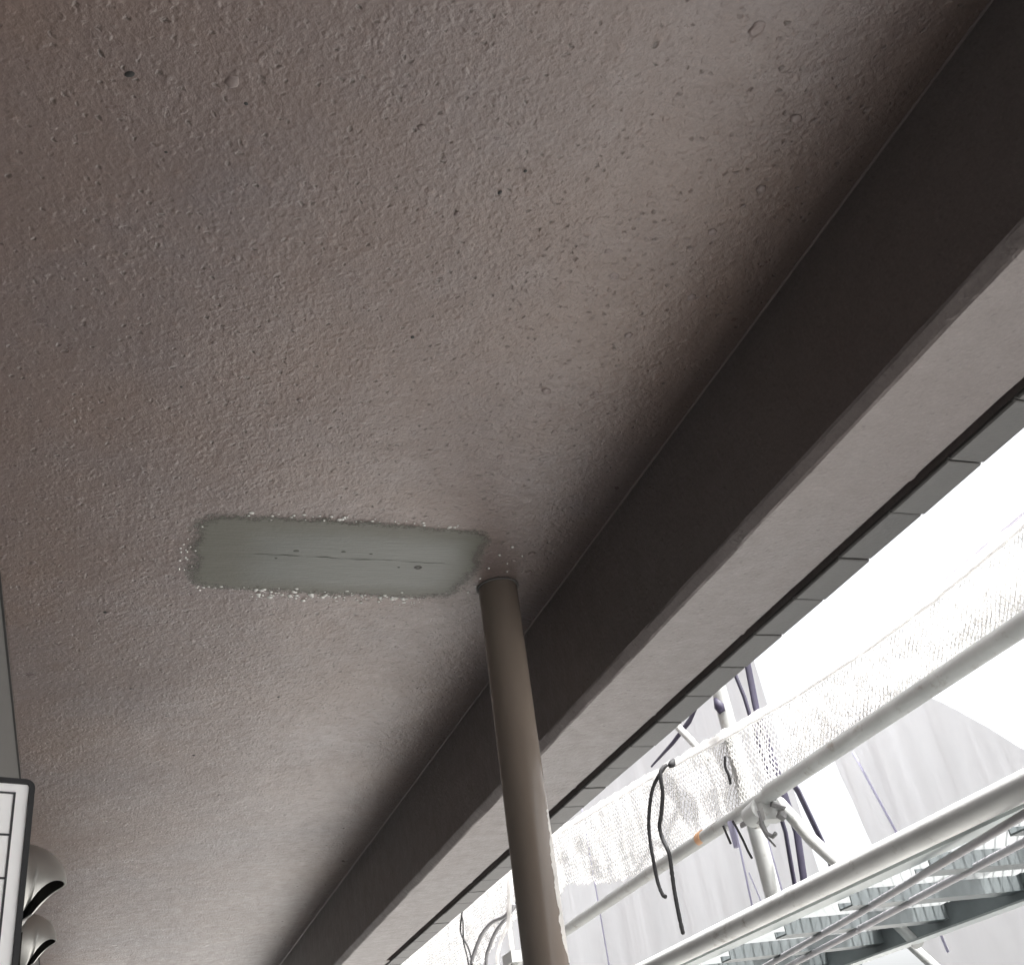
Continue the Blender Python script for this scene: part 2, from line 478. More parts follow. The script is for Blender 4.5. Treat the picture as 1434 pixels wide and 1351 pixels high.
for (x, y, r_) in [(-0.014, 0.708, .0036), (0.026, 0.796, .0034), (0.357, 1.04, .003), (-0.008, 1.857, .004), (0.072, 1.189, .002), (0.395, 0.778, .0022),
                   (-0.054, 0.839, .0024), (0.099, 0.718, .0024), (-0.085, 0.826, .0022), (0.064, 0.837, .0022), (0.414, 0.742, .0022), (0.21, 2.6, .004),
                   (0.13, 2.35, .003), (0.30, 2.9, .005), (0.05, 2.2, .0028), (0.36, 2.25, .003)]:
    ceil_piece('pinhole', pit_me, x, y, r_, r_ * random.uniform(1, 1.6), r_)

# ------------------------------------------------------------------ grey-green repair patch
def patch_mat(name, wash, wash2, coat, coat2, rough, bump):
    """olive primer wash with a ragged brushed rim, and a paler filler coat trowelled over most of it"""
    m, t, p = mat_new(name)
    c = coord(t)
    sx = t.nodes.new('ShaderNodeSeparateXYZ'); t.links.new(c, sx.inputs[0])
    def dist(ax, ay, cx, cy, nz, a1, a2, a3):
        dx = mth(t, 'MULTIPLY', mth(t, 'ABSOLUTE', mth(t, 'SUBTRACT', sx.outputs[0], cx)), 1 / ax)
        yy = mth(t, 'SUBTRACT', mth(t, 'SUBTRACT', sx.outputs[1], cy), mth(t, 'MULTIPLY', mth(t, 'SUBTRACT', sx.outputs[0], cx), 0.035))
        dy = mth(t, 'MULTIPLY', mth(t, 'ABSOLUTE', yy), 1 / ay)
        d = mth(t, 'POWER', mth(t, 'ADD', mth(t, 'POWER', dx, 9.0), mth(t, 'POWER', dy, 5.0)), 1 / 6.0)
        for k_, (sc, am) in enumerate(((nz, a1), (nz * 7, a2), (240, a3))):
            d = mth(t, 'ADD', d, mth(t, 'MULTIPLY', mth(t, 'SUBTRACT', noise(t, c, sc, 4, 0.65), 0.5), am))
        return d
    cover = ramp(t, dist(0.268, 0.140, 0.378, 1.638, 16, 0.26, 0.22, 0.22), [(0.85, 1.0), (0.97, 0.0)])
    coat_f = ramp(t, dist(0.222, 0.120, 0.412, 1.645, 9, 0.34, 0.14, 0.08), [(0.62, 1.0), (0.95, 0.0)])
    streak = ramp(t, noise(t, coord(t, (1, 5, 1)), 7, 5, 0.65), [(0.3, 0.0), (0.7, 1.0)])
    col = mix(t, coat_f, mix(t, streak, wash, wash2), mix(t, streak, coat, coat2))
    t.links.new(col, p.inputs['Base Color'])
    t.links.new(ramp(t, coat_f, [(0.0, rough + 0.1), (1.0, rough)]), p.inputs['Roughness'])
    h = mth(t, 'ADD', noise(t, coord(t, (0.6, 5, 1)), 34, 4, 0.6), mth(t, 'MULTIPLY', noise(t, c, 150, 3, 0.6), 0.4))
    h = mth(t, 'ADD', h, mth(t, 'MULTIPLY', coat_f, 0.5))
    b = N(t, 'ShaderNodeBump', Strength=1.0, Distance=bump); t.links.new(h, b.inputs['Height'])
    t.links.new(b.outputs[0], p.inputs['Normal'])
    cl = N(t, 'ShaderNodeBsdfTransparent')
    ms = N(t, 'ShaderNodeMixShader')
    t.links.new(cover, ms.inputs[0]); t.links.new(cl.outputs[0], ms.inputs[1]); t.links.new(p.outputs[0], ms.inputs[2])
    t.links.new(ms.outputs[0], t.nodes['Material Output'].inputs[0])
    return m
def outline(pts, sub=6, amp=0.002):
    out = []
    n = len(pts)
    for i in range(n):
        p0, p1, p2, p3 = [Vector(pts[(i + k) % n]) for k in (-1, 0, 1, 2)]
        for s_ in range(sub):
            u = s_ / sub
            q = 0.5 * ((2*p1) + (p2-p0)*u + (2*p0-5*p1+4*p2-p3)*u*u + (3*p1-p0-3*p2+p3)*u**3)
            k_ = mn.noise(Vector((q.x * 60, q.y * 60, 1.7))) * amp
            out.append((q.x + k_, q.y - k_))
    return out
def skin_sheet(pts, z, thick):
    """low pad with an eased rim, filled to its middle"""
    n = len(pts)
    cx = sum(p[0] for p in pts) / n; cy = sum(p[1] for p in pts) / n
    mb = MB()
    vs = []
    for f_, zz in ((1.0, z - thick), (0.985, z - thick), (0.95, z - thick), (0.5, z - thick)):
        vs += [(cx + (x - cx) * f_, cy + (y - cy) * f_, zz) for x, y in pts]
    vs.append((cx, cy, z - thick))
    fs = [(q*n+i, (q+1)*n+i, (q+1)*n+(i+1) % n, q*n+(i+1) % n) for q in range(3) for i in range(n)]
    fs += [(3*n+i, 4*n, 3*n+(i+1) % n) for i in range(n)]
    return mb.add(vs, fs)
outer = [(0.112, 1.624), (0.115, 1.520), (0.214, 1.496), (0.32, 1.499), (0.456, 1.510), (0.562, 1.518), (0.612, 1.516), (0.645, 1.584), (0.645, 1.664),
         (0.634, 1.760), (0.518, 1.780), (0.352, 1.770), (0.234, 1.760), (0.142, 1.748), (0.114, 1.690)]
pm1 = patch_mat('grey_green_filler', (0.098, 0.098, 0.078), (0.114, 0.112, 0.094), (0.106, 0.114, 0.101), (0.122, 0.129, 0.118), 0.40, 0.0009)
patch = obj('repair_patch', skin_sheet(outline(outer), ZC - 0.0004, 0.0004), pm1, parent=ceiling, base=(0, 0, ZC), sm=True)
patch['label'] = 'smooth grey-green filler patch beside the top of the downpipe'
bz = ZC - 0.0009
spk = MB()
for (x, y, r_) in [(0.295, 1.612, .0036), (0.377, 1.609, .0030), (0.427, 1.613, .0022), (0.265, 1.640, .0020), (0.488, 1.657, .0020)]:
    spk.dome((x, y, bz), r_ * 1.5, r_, 0.0008, 8, 2)
obj('pinhole', spk, M['crack'], parent=patch, sm=True)
rgm = MB(); vs = []
for (rr, zz) in ((0.4, 0.0), (0.7, -0.0016), (1.0, 0.0004)):
    for s_ in range(seg):
        a_ = 2 * math.pi * s_ / seg
        vs.append((0.524 + 0.0062 * rr * 1.35 * math.cos(a_), 1.655 + 0.0062 * rr * math.sin(a_), bz + zz))
rgm.add(vs, [(q*seg+s_, q*seg+(s_+1) % seg, (q+1)*seg+(s_+1) % seg, (q+1)*seg+s_) for q in range(2) for s_ in range(seg)])
obj('filler_crater', rgm, M['mortar'], parent=patch, sm=True)
ck = MB(); pts = []; rr = []
for q in range(90):
    x = 0.225 + 0.345 * q / 89
    pts.append((x, 1.632 + 0.0045 * mn.noise(Vector((x * 14, 0, 1))) + 0.0015 * mn.noise(Vector((x * 70, 0, 4))) + 0.03 * (x - 0.4), bz + 0.0001))
    rr.append(max(0.00015, 0.0009 * (0.5 + mn.noise(Vector((x * 30, 5, 2))))))
ck.tube(pts, rr, 5)
obj('crack_line', ck, M['crack'], parent=patch)
# glossy resin beads squeezed out along the rim, coloured pale to stand in for their glints
m, t, p = mat_new('pale_glint_bead')
p.inputs['Base Color'].default_value = (0.66, 0.66, 0.64, 1); p.inputs['Roughness'].default_value = 0.08; p.inputs['Specular IOR Level'].default_value = 0.9
bd = MB()
def beads(n_, x0, x1, yf, sp, rmin, rmax):
    for _ in range(n_):
        x = random.uniform(x0, x1)
        y = yf(x) + random.gauss(0, sp)
        r_ = rmin + (rmax - rmin) * random.random() ** 2.2
        bd.dome((x, y, ZC - 0.0001), r_ * random.uniform(1.0, 2.0), r_ * random.uniform(.7, 1.1), r_ * 0.9, 7, 2)
beads(150, 0.24, 0.57, lambda x: 1.772 + 0.03 * (x - 0.3) + 0.004 * math.sin(x * 60), 0.010, .0008, .0038)
beads(16, 0.14, 0.26, lambda x: 1.755, 0.006, .0010, .0026)
beads(40, 0.20, 0.58, lambda x: 1.503 + 0.03 * (x - 0.3), 0.006, .0008, .0034)
for _ in range(16):
    bd.dome((0.115 + random.gauss(0, .007), random.uniform(1.54, 1.72), ZC - 0.0001), random.uniform(.001, .0026), random.uniform(.001, .0026), .0018, 7, 2)
for (x, y) in ((0.655, 1.69), (0.648, 1.745), (0.655, 1.72), (0.66, 1.65), (0.665, 1.60), (0.69, 1.63), (0.68, 1.57), (0.70, 1.66), (0.71, 1.60)):
    bd.dome((x, y, ZC - 0.0001), random.uniform(.0018, .0032), random.uniform(.0018, .0028), .0022, 8, 2)
tag(obj('resin_bead', bd, m, parent=patch, sm=True), kind='stuff')

# ------------------------------------------------------------------ downpipe
PT, PB = Vector((0.701, 1.722, 0.95)), Vector((0.697, 1.752, 0.275))
d_ = (PB - PT) / (PT.z - PB.z)
foot = PT + d_ * (PT.z + H)
dp = tag(empty('downpipe', (foot.x, foot.y, -H)), 'brown painted round downpipe rising to the ceiling beside the grey-green patch', 'pipe')
prad = 0.0378
seq = [PT - d_ * 0.02, PT + d_ * 0.004, PT + d_ * 0.010] + [PT + d_ * (0.01 + (PT.z + H - 0.01) * i / 30) for i in range(1, 31)]
obj('pipe_body', MB().tube(seq, [prad * 0.97, prad * 0.975] + [prad] * (len(seq) - 2), 40), M['pipe'], parent=dp, sm=True, angle=50)
# pale strip that paints a glossy highlight onto the outer side, and the dark sealant at the ceiling
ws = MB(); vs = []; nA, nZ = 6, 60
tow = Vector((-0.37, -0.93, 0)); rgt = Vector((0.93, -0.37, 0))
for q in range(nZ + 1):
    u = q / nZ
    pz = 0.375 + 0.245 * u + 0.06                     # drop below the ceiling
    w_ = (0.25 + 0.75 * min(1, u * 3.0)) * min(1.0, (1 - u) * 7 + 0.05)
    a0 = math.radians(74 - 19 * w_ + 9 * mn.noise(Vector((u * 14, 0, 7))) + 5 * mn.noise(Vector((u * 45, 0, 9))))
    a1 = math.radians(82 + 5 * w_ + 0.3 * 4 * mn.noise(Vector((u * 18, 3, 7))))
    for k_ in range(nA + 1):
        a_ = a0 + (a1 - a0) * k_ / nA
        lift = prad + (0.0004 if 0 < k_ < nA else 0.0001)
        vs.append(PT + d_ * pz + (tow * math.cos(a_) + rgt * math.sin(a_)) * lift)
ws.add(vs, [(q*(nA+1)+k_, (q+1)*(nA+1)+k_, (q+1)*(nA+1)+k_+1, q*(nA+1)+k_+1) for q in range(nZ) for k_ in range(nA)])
so = obj('painted_highlight', ws, M['pipe_highlight'], parent=dp, sm=True)
so['label'] = 'pale painted-on highlight low on the right side of the pipe'
ring = [PT + Vector((math.cos(2*math.pi*q/40), math.sin(2*math.pi*q/40), 0)) * (prad + 0.0012) - Vector((0, 0, 0.0015)) for q in range(41)]
obj('sealant_ring', MB().tube(ring, 0.0026, 6), M['mortar'], parent=dp, sm=True)
bc = PT + d_ * 1.55
obj('pipe_bracket', MB().tube([bc - d_ * -0.012, bc + d_ * 0.028], prad + 0.003, 32), M['steel'], parent=dp, sm=True, angle=40)

# ------------------------------------------------------------------ vent hoods on the wall
def hood_mesh(y, zc, sx, sy, sz, cut):
    """half-ellipsoid on the wall, sliced off below a plane that slants from the nose back to the wall"""
    nu, nv = 40, 24
    def ring_pts(s):
        pts = []
        for i in range(nu + 1):
            th = math.pi * i / nu                         # 0..pi: from one side along the wall, out over the nose, to the other
            lo, hi = -math.pi / 2, 0.3
            for _ in range(40):                           # where this meridian meets the cutting plane
                a_ = 0.5 * (lo + hi)
                if sz * math.sin(a_) < -cut * (1 - math.sin(th) * math.cos(a_)) ** 2.2: lo = a_
                else: hi = a_
            row = []
            for j in range(nv + 1):
                a_ = math.pi / 2 + (hi - math.pi / 2) * j / nv
                row.append((WX + 0.001 + sx * s * math.sin(th) * math.cos(a_), y + sy * s * math.cos(th) * math.cos(a_), zc + sz * s * math.sin(a_)))
            pts.append(row)
        return pts
    mb = MB()
    o_ = ring_pts(1.0); i_ = ring_pts(0.965)
    W = nv + 1
    vs = [p for row in o_ for p in row] + [p for row in i_ for p in row]
    K = (nu + 1) * W
    fs = []
    for i in range(nu):
        for j in range(nv):
            fs.append((i*W+j, (i+1)*W+j, (i+1)*W+j+1, i*W+j+1))
            fs.append((K+i*W+j, K+i*W+j+1, K+(i+1)*W+j+1, K+(i+1)*W+j))
        fs.append((i*W+nv, (i+1)*W+nv, K+(i+1)*W+nv, K+i*W+nv))
    mb.add(vs, fs)
    inner = MB().add([p for row in i_ for p in row], [(i*W+j, i*W+j+1, (i+1)*W+j+1, (i+1)*W+j) for i in range(nu) for j in range(nv)])
    return mb, i_
for (y, zc, sx, sy, sz, cut, lab) in ((2.836, 0.728, 0.118, 0.088, 0.098, 0.150, 'larger stainless steel vent hood on the grey wall, nearer and upper of the two'),
                                      (3.44, 0.728, 0.092, 0.075, 0.080, 0.125, 'smaller stainless steel vent hood on the grey wall, farther and lower in view')):
    hr = tag(empty('vent_hood', (WX, y, zc)), lab, 'vent hood', 'hooded vents on the house wall')
    mb, inn = hood_mesh(y, zc, sx, sy, sz, cut)
    obj('hood_shell', mb, M['steel'], parent=hr, sm=True, angle=40)
    lin = MB(); W = len(inn[0])
    sh = lambda p_: (WX + 0.0012 + (p_[0] - WX) * 0.975, y + (p_[1] - y) * 0.975, zc + (p_[2] - zc) * 0.975)
    lin.add([sh(p_) for row in inn for p_ in row], [(i*W+j, i*W+j+1, (i+1)*W+j+1, (i+1)*W+j) for i in range(len(inn)-1) for j in range(W-1)])
    obj('hood_lining', lin, M['dark_in'], parent=hr, sm=True)
    pl = MB().tube([(WX + 0.0005, y, zc - 0.01), (WX + 0.006, y, zc - 0.01)], sy * 1.04, 28)
    obj('wall_flange', pl, M['dark_in'], parent=hr)

# ------------------------------------------------------------------ small white board, lower left
BY = 0.55
br = tag(empty('site_board', (-0.10, BY, 0.04)), 'white site record board with black frame and ruled black lines at the lower left corner', 'board')
bx0, bx1, bz0, bz1 = -0.170, -0.0290, 0.030, 0.1905
lean = 0.000
obj('board_panel', MB().box((bx0 + .001, BY, bz0 + .001), (bx1 - .001, BY + 0.004, bz1 - .001)), M['board_white'], parent=br)
fw, ft = 0.0025, 0.0012
# frame: one rounded rectangular rim
def rrect(x0, x1, z0, z1, r_, k=6):
    pts = []
    for cx, cz, a0 in ((x1 - r_, z1 - r_, 0), (x0 + r_, z1 - r_, 90), (x0 + r_, z0 + r_, 180), (x1 - r_, z0 + r_, 270)):
        for q in range(k + 1):
            a_ = math.radians(a0 + 90 * q / k)
            pts.append((cx + r_ * math.cos(a_), cz + r_ * math.sin(a_)))
    return pts
po = rrect(bx0, bx1, bz0, bz1, 0.0045); pi_ = rrect(bx0 + fw, bx1 - fw, bz0 + fw, bz1 - fw, 0.0012)
n = len(po)
vs = [(x, BY - ft, z) for x, z in po] + [(x, BY - ft, z) for x, z in pi_] + [(x, BY + 0.006, z) for x, z in po] + [(x, BY - 0.0002, z) for x, z in pi_]
fs = []
for i in range(n):
    j = (i + 1) % n
    fs += [(i, j, n + j, n + i), (i, 2*n + i, 2*n + j, j), (n + i, n + j, 3*n + j, 3*n + i)]
fs.append(tuple(range(2*n, 3*n)))
obj('board_frame', MB().add(vs, fs), M['board_black'], parent=br, sm=True, angle=40)
ln_ = MB()
lx1 = bx1 - 0.0088; lt = 0.0009
def hline(z, t_=0.0009): ln_.box((bx0 + 0.009, BY - 0.0005, z - t_/2), (lx1 - lt * 0.5 - .0001, BY - 0.0001, z + t_/2))
ln_.box((lx1 - lt/2, BY - 0.0005, bz0 + 0.008), (lx1 + lt/2, BY - 0.0001, 0.1840))
ln_.box((bx0 + 0.008, BY - 0.0005, bz0 + 0.008), (bx0 + 0.0089, BY - 0.0001, 0.1840))
for z in (0.1835, 0.1640, 0.1445, 0.0390): hline(z)
obj('ruled_line', ln_, M['ink'], parent=br)
obj('board_bracket', MB().box((WX, BY + 0.0065, 0.10), (-0.12, BY + 0.0085, 0.125)), M['board_black'], parent=br)
# the board is turned a little towards the open side, about its right-hand edge
pv = Vector((bx1 + 0.10, 0, 0)); rz = math.radians(20)
br.rotation_euler = (0, 0, rz)
br.location = br.location + (pv - Matrix.Rotation(rz, 3, 'Z') @ pv)

# ------------------------------------------------------------------ scaffold
PX = 1.82
SP = 1.80
for i, (y, lab) in enumerate(((2.765, 'grey scaffold standard rising behind the middle of the rail, beside the gap in the sheeting'),
                              (2.765 + SP, 'grey scaffold standard hidden mostly behind the brown downpipe'))):
    pr = tag(empty('scaffold_post', (PX, y, -H - 0.12)), lab, 'scaffold post', 'scaffold standards')
    obj('post_tube', MB().tube([(PX, y, -H - 0.10), (PX, y, 3.2)], 0.0243, 24), M['galv'], parent=pr, sm=True, angle=50)
    obj('base_plate', MB().box((PX - .07, y - .07, -H - 0.12), (PX + .07, y + .07, -H - 0.112)), M['galv'], parent=pr)
    obj('post_bracket', MB().box((1.27, y - .02, 0.262), (PX - 0.026, y + .02, 0.302)), M['galv'], parent=pr)
# mid rail (two lengths that meet at the post)
RX = 1.75
r1 = tag(obj('guard_rail', MB().tube([(RX, -0.8, 0.775), (RX, 1.2, 0.785), (RX, 2.55, 0.779)], 0.0235, 24), M['galv'], base=(RX, 0.9, 0.775), sm=True, angle=50),
         'near length of grey guard rail pipe along the bottom of the white net, at right', 'rail', 'guard rails')
r2 = tag(obj('guard_rail', MB().tube([(RX + 0.004, 2.552, 0.777), (RX, 3.4, 0.772), (RX, 7.0, 0.735)], 0.0205, 24), M['galv'], base=(RX, 4.5, 0.775), sm=True, angle=50),
         'far length of grey guard rail pipe with a small orange mark, left of the clamp', 'rail', 'guard rails')
obj('orange_band', MB().tube([(RX, 2.945, 0.7764), (RX, 2.975, 0.7760)], 0.0211, 24), M['orange'], parent=r2, sm=True, angle=50)
# clamp with hook wires at the crossing
cl = tag(empty('swivel_clamp', (1.78, 2.66, 0.755)), 'steel pipe clamp joining rail, standard and brace at the gap in the sheeting', 'clamp')
cb = MB().tube([(1.765, 2.68, 0.752), (1.80, 2.68, 0.752)], 0.033, 14).tube([(1.745, 2.60, 0.752), (1.745, 2.66, 0.746)], 0.031, 14)
cb.box((1.735, 2.575, 0.715), (1.80, 2.625, 0.765))
obj('clamp_jaw', cb, M['galv'], parent=cl, sm=True, angle=40)
cbx = MB().box((1.728, 2.63, 0.728), (1.7345, 2.70, 0.742))
obj('clamp_hinge', cbx, M['hook'], parent=cl)
obj('clamp_bolt', MB().tube([(1.755, 2.56, 0.752), (1.80, 2.555, 0.735)], 0.009, 8), M['hook'], parent=cl)
obj('clamp_nut', MB().tube([(1.760, 2.545, 0.72), (1.775, 2.545, 0.708)], 0.014, 6), M['hook'], parent=cl)
bc_ = tag(obj('scaffold_brace', MB().tube([(1.80, 2.585, 0.762), (1.80, 2.535, 0.695), (1.80, 2.489, 0.632), (1.80, 2.397, 0.535), (1.80, 2.2, 0.31)], 0.0172, 16),
              M['galv'], base=(1.80, 2.585, 0.75), sm=True, angle=60), 'pale diagonal brace tube running down right from the clamp to the deck', 'brace')
tag(obj('scaffold_brace', MB().tube([(1.85, 2.300, 0.330), (1.85, 2.196, 0.222), (1.85, 1.60, -0.42)], 0.0125, 14), M['galv'], base=(1.85, 2.3, 0.33), sm=True, angle=60),
    'thin bright brace tube dropping from the underside of the deck at lower right', 'brace')
# wire hooks under the rail
def hook(pts, r_, mat, lab):
    return tag(obj('wire_hook', MB().tube(pts, r_, 7), mat, base=tuple(pts[0]), sm=True), lab, 'hook', 'wire hooks under the guard rail')
hook([(1.735, 2.800, 0.765), (1.735, 2.792, 0.737), (1.735, 2.783, 0.708)], 0.0035, M['cord'], 'short black wire end under the rail, leftmost of the hooks')
hook([(1.73, 2.735, 0.76), (1.735, 2.730, 0.735), (1.74, 2.722, 0.700), (1.74, 2.712, 0.668), (1.74, 2.701, 0.644)], 0.0036, M['cord'], 'long curved black wire hanging in front of the standard')
hook([(1.735, 2.600, 0.745), (1.735, 2.598, 0.705), (1.735, 2.590, 0.680), (1.735, 2.565, 0.664), (1.735, 2.548, 0.668)], 0.0062, M['hook'], 'thick grey bent hook just right of the standard')
hook([(1.74, 2.62, 0.72), (1.74, 2.602, 0.675), (1.74, 2.572, 0.640)], 0.0030, M['hook'], 'thin grey wire end beside the thick bent hook')
hook([(1.735, 2.758, 0.765), (1.735, 2.757, 0.72), (1.735, 2.756, 0.690)], 0.0085, M['hem'], 'pale stubby toggle hanging under the rail left of the standard')

# deck plank: side rails, cross ribs, expanded metal, seen from underneath
def plank(y0, y1, lab, dense=True):
    r_ = tag(empty('deck_plank', (1.56, (y0 + y1) / 2, 0.31)), lab, 'scaffold plank', 'deck planks')
    obj('side_rail', MB().box((1.318, y0, 0.3505), (1.362, y1, 0.3545)).box((1.318, y0, 0.3548), (1.322, y1, 0.380)), M['deck'], parent=r_)
    fr = MB().box((1.752, y0, 0.3075), (1.797, y1, 0.3118))
    sr = obj('side_rail', fr, M['deck'], parent=r_)
    obj('rail_web', MB().box((1.793, y0, 0.312), (1.797, y1, 0.372)), M['rib'], parent=sr)
    y = y0 + 0.10
    rib_me = None
    while y < y1 - 0.04:
        rb_ = MB().box((1.366, -0.006, 0.333), (1.7925, -0.003, 0.3625)).box((1.366, -0.0029, 0.333), (1.7925, 0.036, 0.3362)).box((1.366, 0.0361, 0.333), (1.7925, 0.039, 0.347))
        if rib_me is None:
            rib_me = rb_.mesh('cross_rib', (1.56, 0, 0.31)); rib_me.materials.append(M['rib'])
        o = bpy.data.objects.new('cross_rib', rib_me); COL.objects.link(o)
        o.parent = r_; o.location = (0, y - (y0 + y1) / 2, 0)
        y += 0.245
    # expanded metal: zigzag strands that touch, leaning like louvres
    ex = MB()
    p_, q_ = 0.030, 0.0125
    x = 1.325
    k_ = 0
    while x < 1.790:
        pts = []
        yy = y0 + 0.01; j = 0
        while yy < y1 - 0.01:
            pts.append((x + (q_ * 0.46 if (j + k_) % 2 else -q_ * 0.46), yy, 0.3675 + (0.0022 if (j + k_) % 2 else -0.0022)))
            yy += p_ / 2; j += 1
        n_ = len(pts); vs = []
        for (a_, b_, c2) in pts:
            vs += [(a_ - 0.0028, b_, c2 - 0.0040), (a_ + 0.0028, b_, c2 + 0.0040)]
        ex.add(vs, [(2*i_, 2*i_ + 2, 2*i_ + 3, 2*i_ + 1) for i_ in range(n_ - 1)])
        x += q_; k_ += 1
    tag(obj('expanded_metal', ex, M['deckmesh'], parent=r_), kind='stuff')
    return r_
plank(0.99, 2.75, 'galvanised scaffold deck seen from below at lower right, ribs and expanded mesh')
tag(obj('toe_rail', MB().tube([(1.293, 0.2, 0.3725), (1.293, 2.3, 0.371), (1.293, 4.8, 0.3690)], 0.0213, 24), M['ledger'], base=(1.293, 2.5, 0.37), sm=True, angle=50),
    'thick dull grey pipe along the near edge of the scaffold deck', 'rail')
tag(obj('tie_bar', MB().tube([(1.235, 0.98, 0.3385), (1.292, 1.258, 0.335), (1.360, 1.59, 0.3325), (1.433, 1.943, 0.329), (1.53, 2.45, 0.327)], 0.0072, 10, rb=0.006), M['rod'], base=(1.36, 1.59, 0.335), sm=True, angle=60),
    'slim grey bar slanting under the deck, nearer the thick pipe', 'bar', 'slim bars under the deck')
tag(obj('tie_bar', MB().tube([(1.375, 1.05, 0.3385), (1.434, 1.418, 0.334), (1.50, 1.80, 0.3315), (1.558, 2.129, 0.329), (1.63, 2.55, 0.327)], 0.0072, 10, rb=0.006), M['rod'], base=(1.50, 1.8, 0.335), sm=True, angle=60),
    'slim grey bar slanting under the deck, farther from the thick pipe', 'bar', 'slim bars under the deck')
# small stuff behind the net near the post
tag(obj('wing_nut', MB().tube([(1.80, 2.765, 1.150), (1.80, 2.757, 1.120), (1.80, 2.75, 1.098)], [0.008, 0.017, 0.011], 10), M['strap'], base=(1.8, 2.757, 1.12), sm=True),
    'dark clamp nut on the standard just above the net edge', 'clamp nut')
tag(obj('upper_brace', MB().tube([(1.85, 3.21, 1.245), (1.85, 3.131, 1.211), (1.85, 3.052, 1.120), (1.85, 2.98, 1.03)], 0.0125, 12), M['galv'], base=(1.85, 3.1, 1.2), sm=True, angle=60),
    'short pale tube end poking up between net and tile edge', 'brace')
tag(obj('dark_strap', MB().tube([(1.9, 3.03, 1.250), (1.9, 3.11, 1.215), (1.9, 3.26, 1.190), (1.9, 3.45, 1.172)], [0.012, 0.012, 0.009, 0.004], 10, rb=0.003), M['strap'], base=(1.9, 3.1, 1.2), sm=True),
    'indigo strap running slantwise just under the tile edge', 'strap', 'indigo sheet straps')

# ------------------------------------------------------------------ sheeting with a gap beside the post
SX = 2.03
def sheet(y0f, y1f, z0, ztop, seed, lab):
    mb = MB(); nu, nv = 170, 30
    vs = []
    for j in range(nv + 1):
        for i in range(nu + 1):
            f_ = j / nv
            y = y0f(0.6) + (y1f(0.6) - y0f(0.6)) * i / nu
            z = z0 + (ztop(y) - z0) * f_
            y = y0f(z) + (y1f(z) - y0f(z)) * i / nu
            x = SX + 0.030 * mn.noise(Vector((y * 3.2 + seed, z * 0.25, 0.3))) + 0.016 * mn.noise(Vector((y * 11 + seed, z * 0.5, 2.0))) + 0.006 * mn.noise(Vector((y * 30, z * 1.1, seed)))
            vs.append((x, y, z))
    mb.add(vs, [(j*(nu+1)+i, j*(nu+1)+i+1, (j+1)*(nu+1)+i+1, (j+1)*(nu+1)+i) for j in range(nv) for i in range(nu)])
    return tag(obj('scaffold_sheet', mb, M['sheet'], base=(SX, (y0f(0) + y1f(0)) / 2, z0), sm=True), lab, 'sheet', 'white scaffold sheets')
def top_right(y):
    u = max(0.0, min(1.0, (y - 1.80) / 0.34)); u = u * u * (3 - 2 * u)
    return 0.60 + 0.02 * math.sin(y * 5) + 0.33 * u + 0.10 * max(0.0, y - 2.1) + 0.03 * mn.noise(Vector((y * 7, 2, 2)))
s1 = sheet(lambda z: 2.80 + 0.05 * (z - 0.6), lambda z: 8.5, 0.30, lambda y: 1.42 - 0.05 * math.sin(y * 2.2), 1.3, 'white translucent scaffold sheet left of the gap, behind the net and downpipe')
s2 = sheet(lambda z: -2.6, lambda z: 2.53 + 0.22 * max(-1.0, min(1.0, (z - 0.6))), -0.25, top_right, 8.1, 'white translucent scaffold sheet right of the gap, above and below the deck')
hm = lambda pts, r_, par, mt='hem': obj('sheet_seam', MB().tube(pts, r_, 6), M[mt], parent=par, sm=True)
hm([(1.985, 3.13, 0.86), (1.985, 3.15, 0.6), (1.985, 3.16, 0.2), (1.985, 3.17, -0.6)], 0.0035, s1)
hm([(1.985, 2.97, 0.86), (1.985, 2.965, 0.6), (1.985, 2.97, 0.3), (1.985, 2.98, -0.6)], 0.0045, s1)
hm([(1.985, 3.12, 0.70), (1.985, 3.05, 0.45), (1.985, 3.03, 0.2)], 0.0022, s1)
hm([(1.985, 4.3, 1.3), (1.985, 4.31, 0.6), (1.985, 4.3, 0.0)], 0.003, s1)
hm([(1.985, 2.44, 0.85), (1.985, 2.37, 0.6), (1.985, 2.33, 0.3)], 0.0035, s2)
# indigo lacing straps in the gap
def strap(pts, ra, rb_, lab):
    return tag(obj('dark_strap', MB().tube(pts, ra, 10, rb=rb_), M['strap'], base=tuple(pts[0]), sm=True), lab, 'strap', 'indigo sheet straps')
strap([(1.9, 2.785, 1.60), (1.9, 2.773, 1.232), (1.9, 2.758, 1.153), (1.9, 2.752, 1.0), (1.9, 2.739, 0.719), (1.9, 2.754, 0.641), (1.9, 2.766, 0.574), (1.9, 2.78, 0.2)], 0.0065, 0.0065, 'thin indigo strap in the sheet gap, nearest the standard')
strap([(1.9, 2.66, 1.60), (1.9, 2.691, 1.245), (1.9, 2.712, 1.098), (1.9, 2.70, 0.9), (1.9, 2.684, 0.703), (1.9, 2.716, 0.572), (1.9, 2.73, 0.2)], 0.0125, 0.006, 'wide indigo strap hanging down the middle of the sheet gap')
strap([(1.9, 2.652, 0.86), (1.9, 2.622, 0.802), (1.9, 2.597, 0.707), (1.9, 2.574, 0.621), (1.9, 2.572, 0.50), (1.9, 2.58, 0.2)], [0.012, 0.012, 0.011, 0.009, 0.010, 0.008], 0.005, 'slanting indigo strap along the edge of the right-hand sheet')

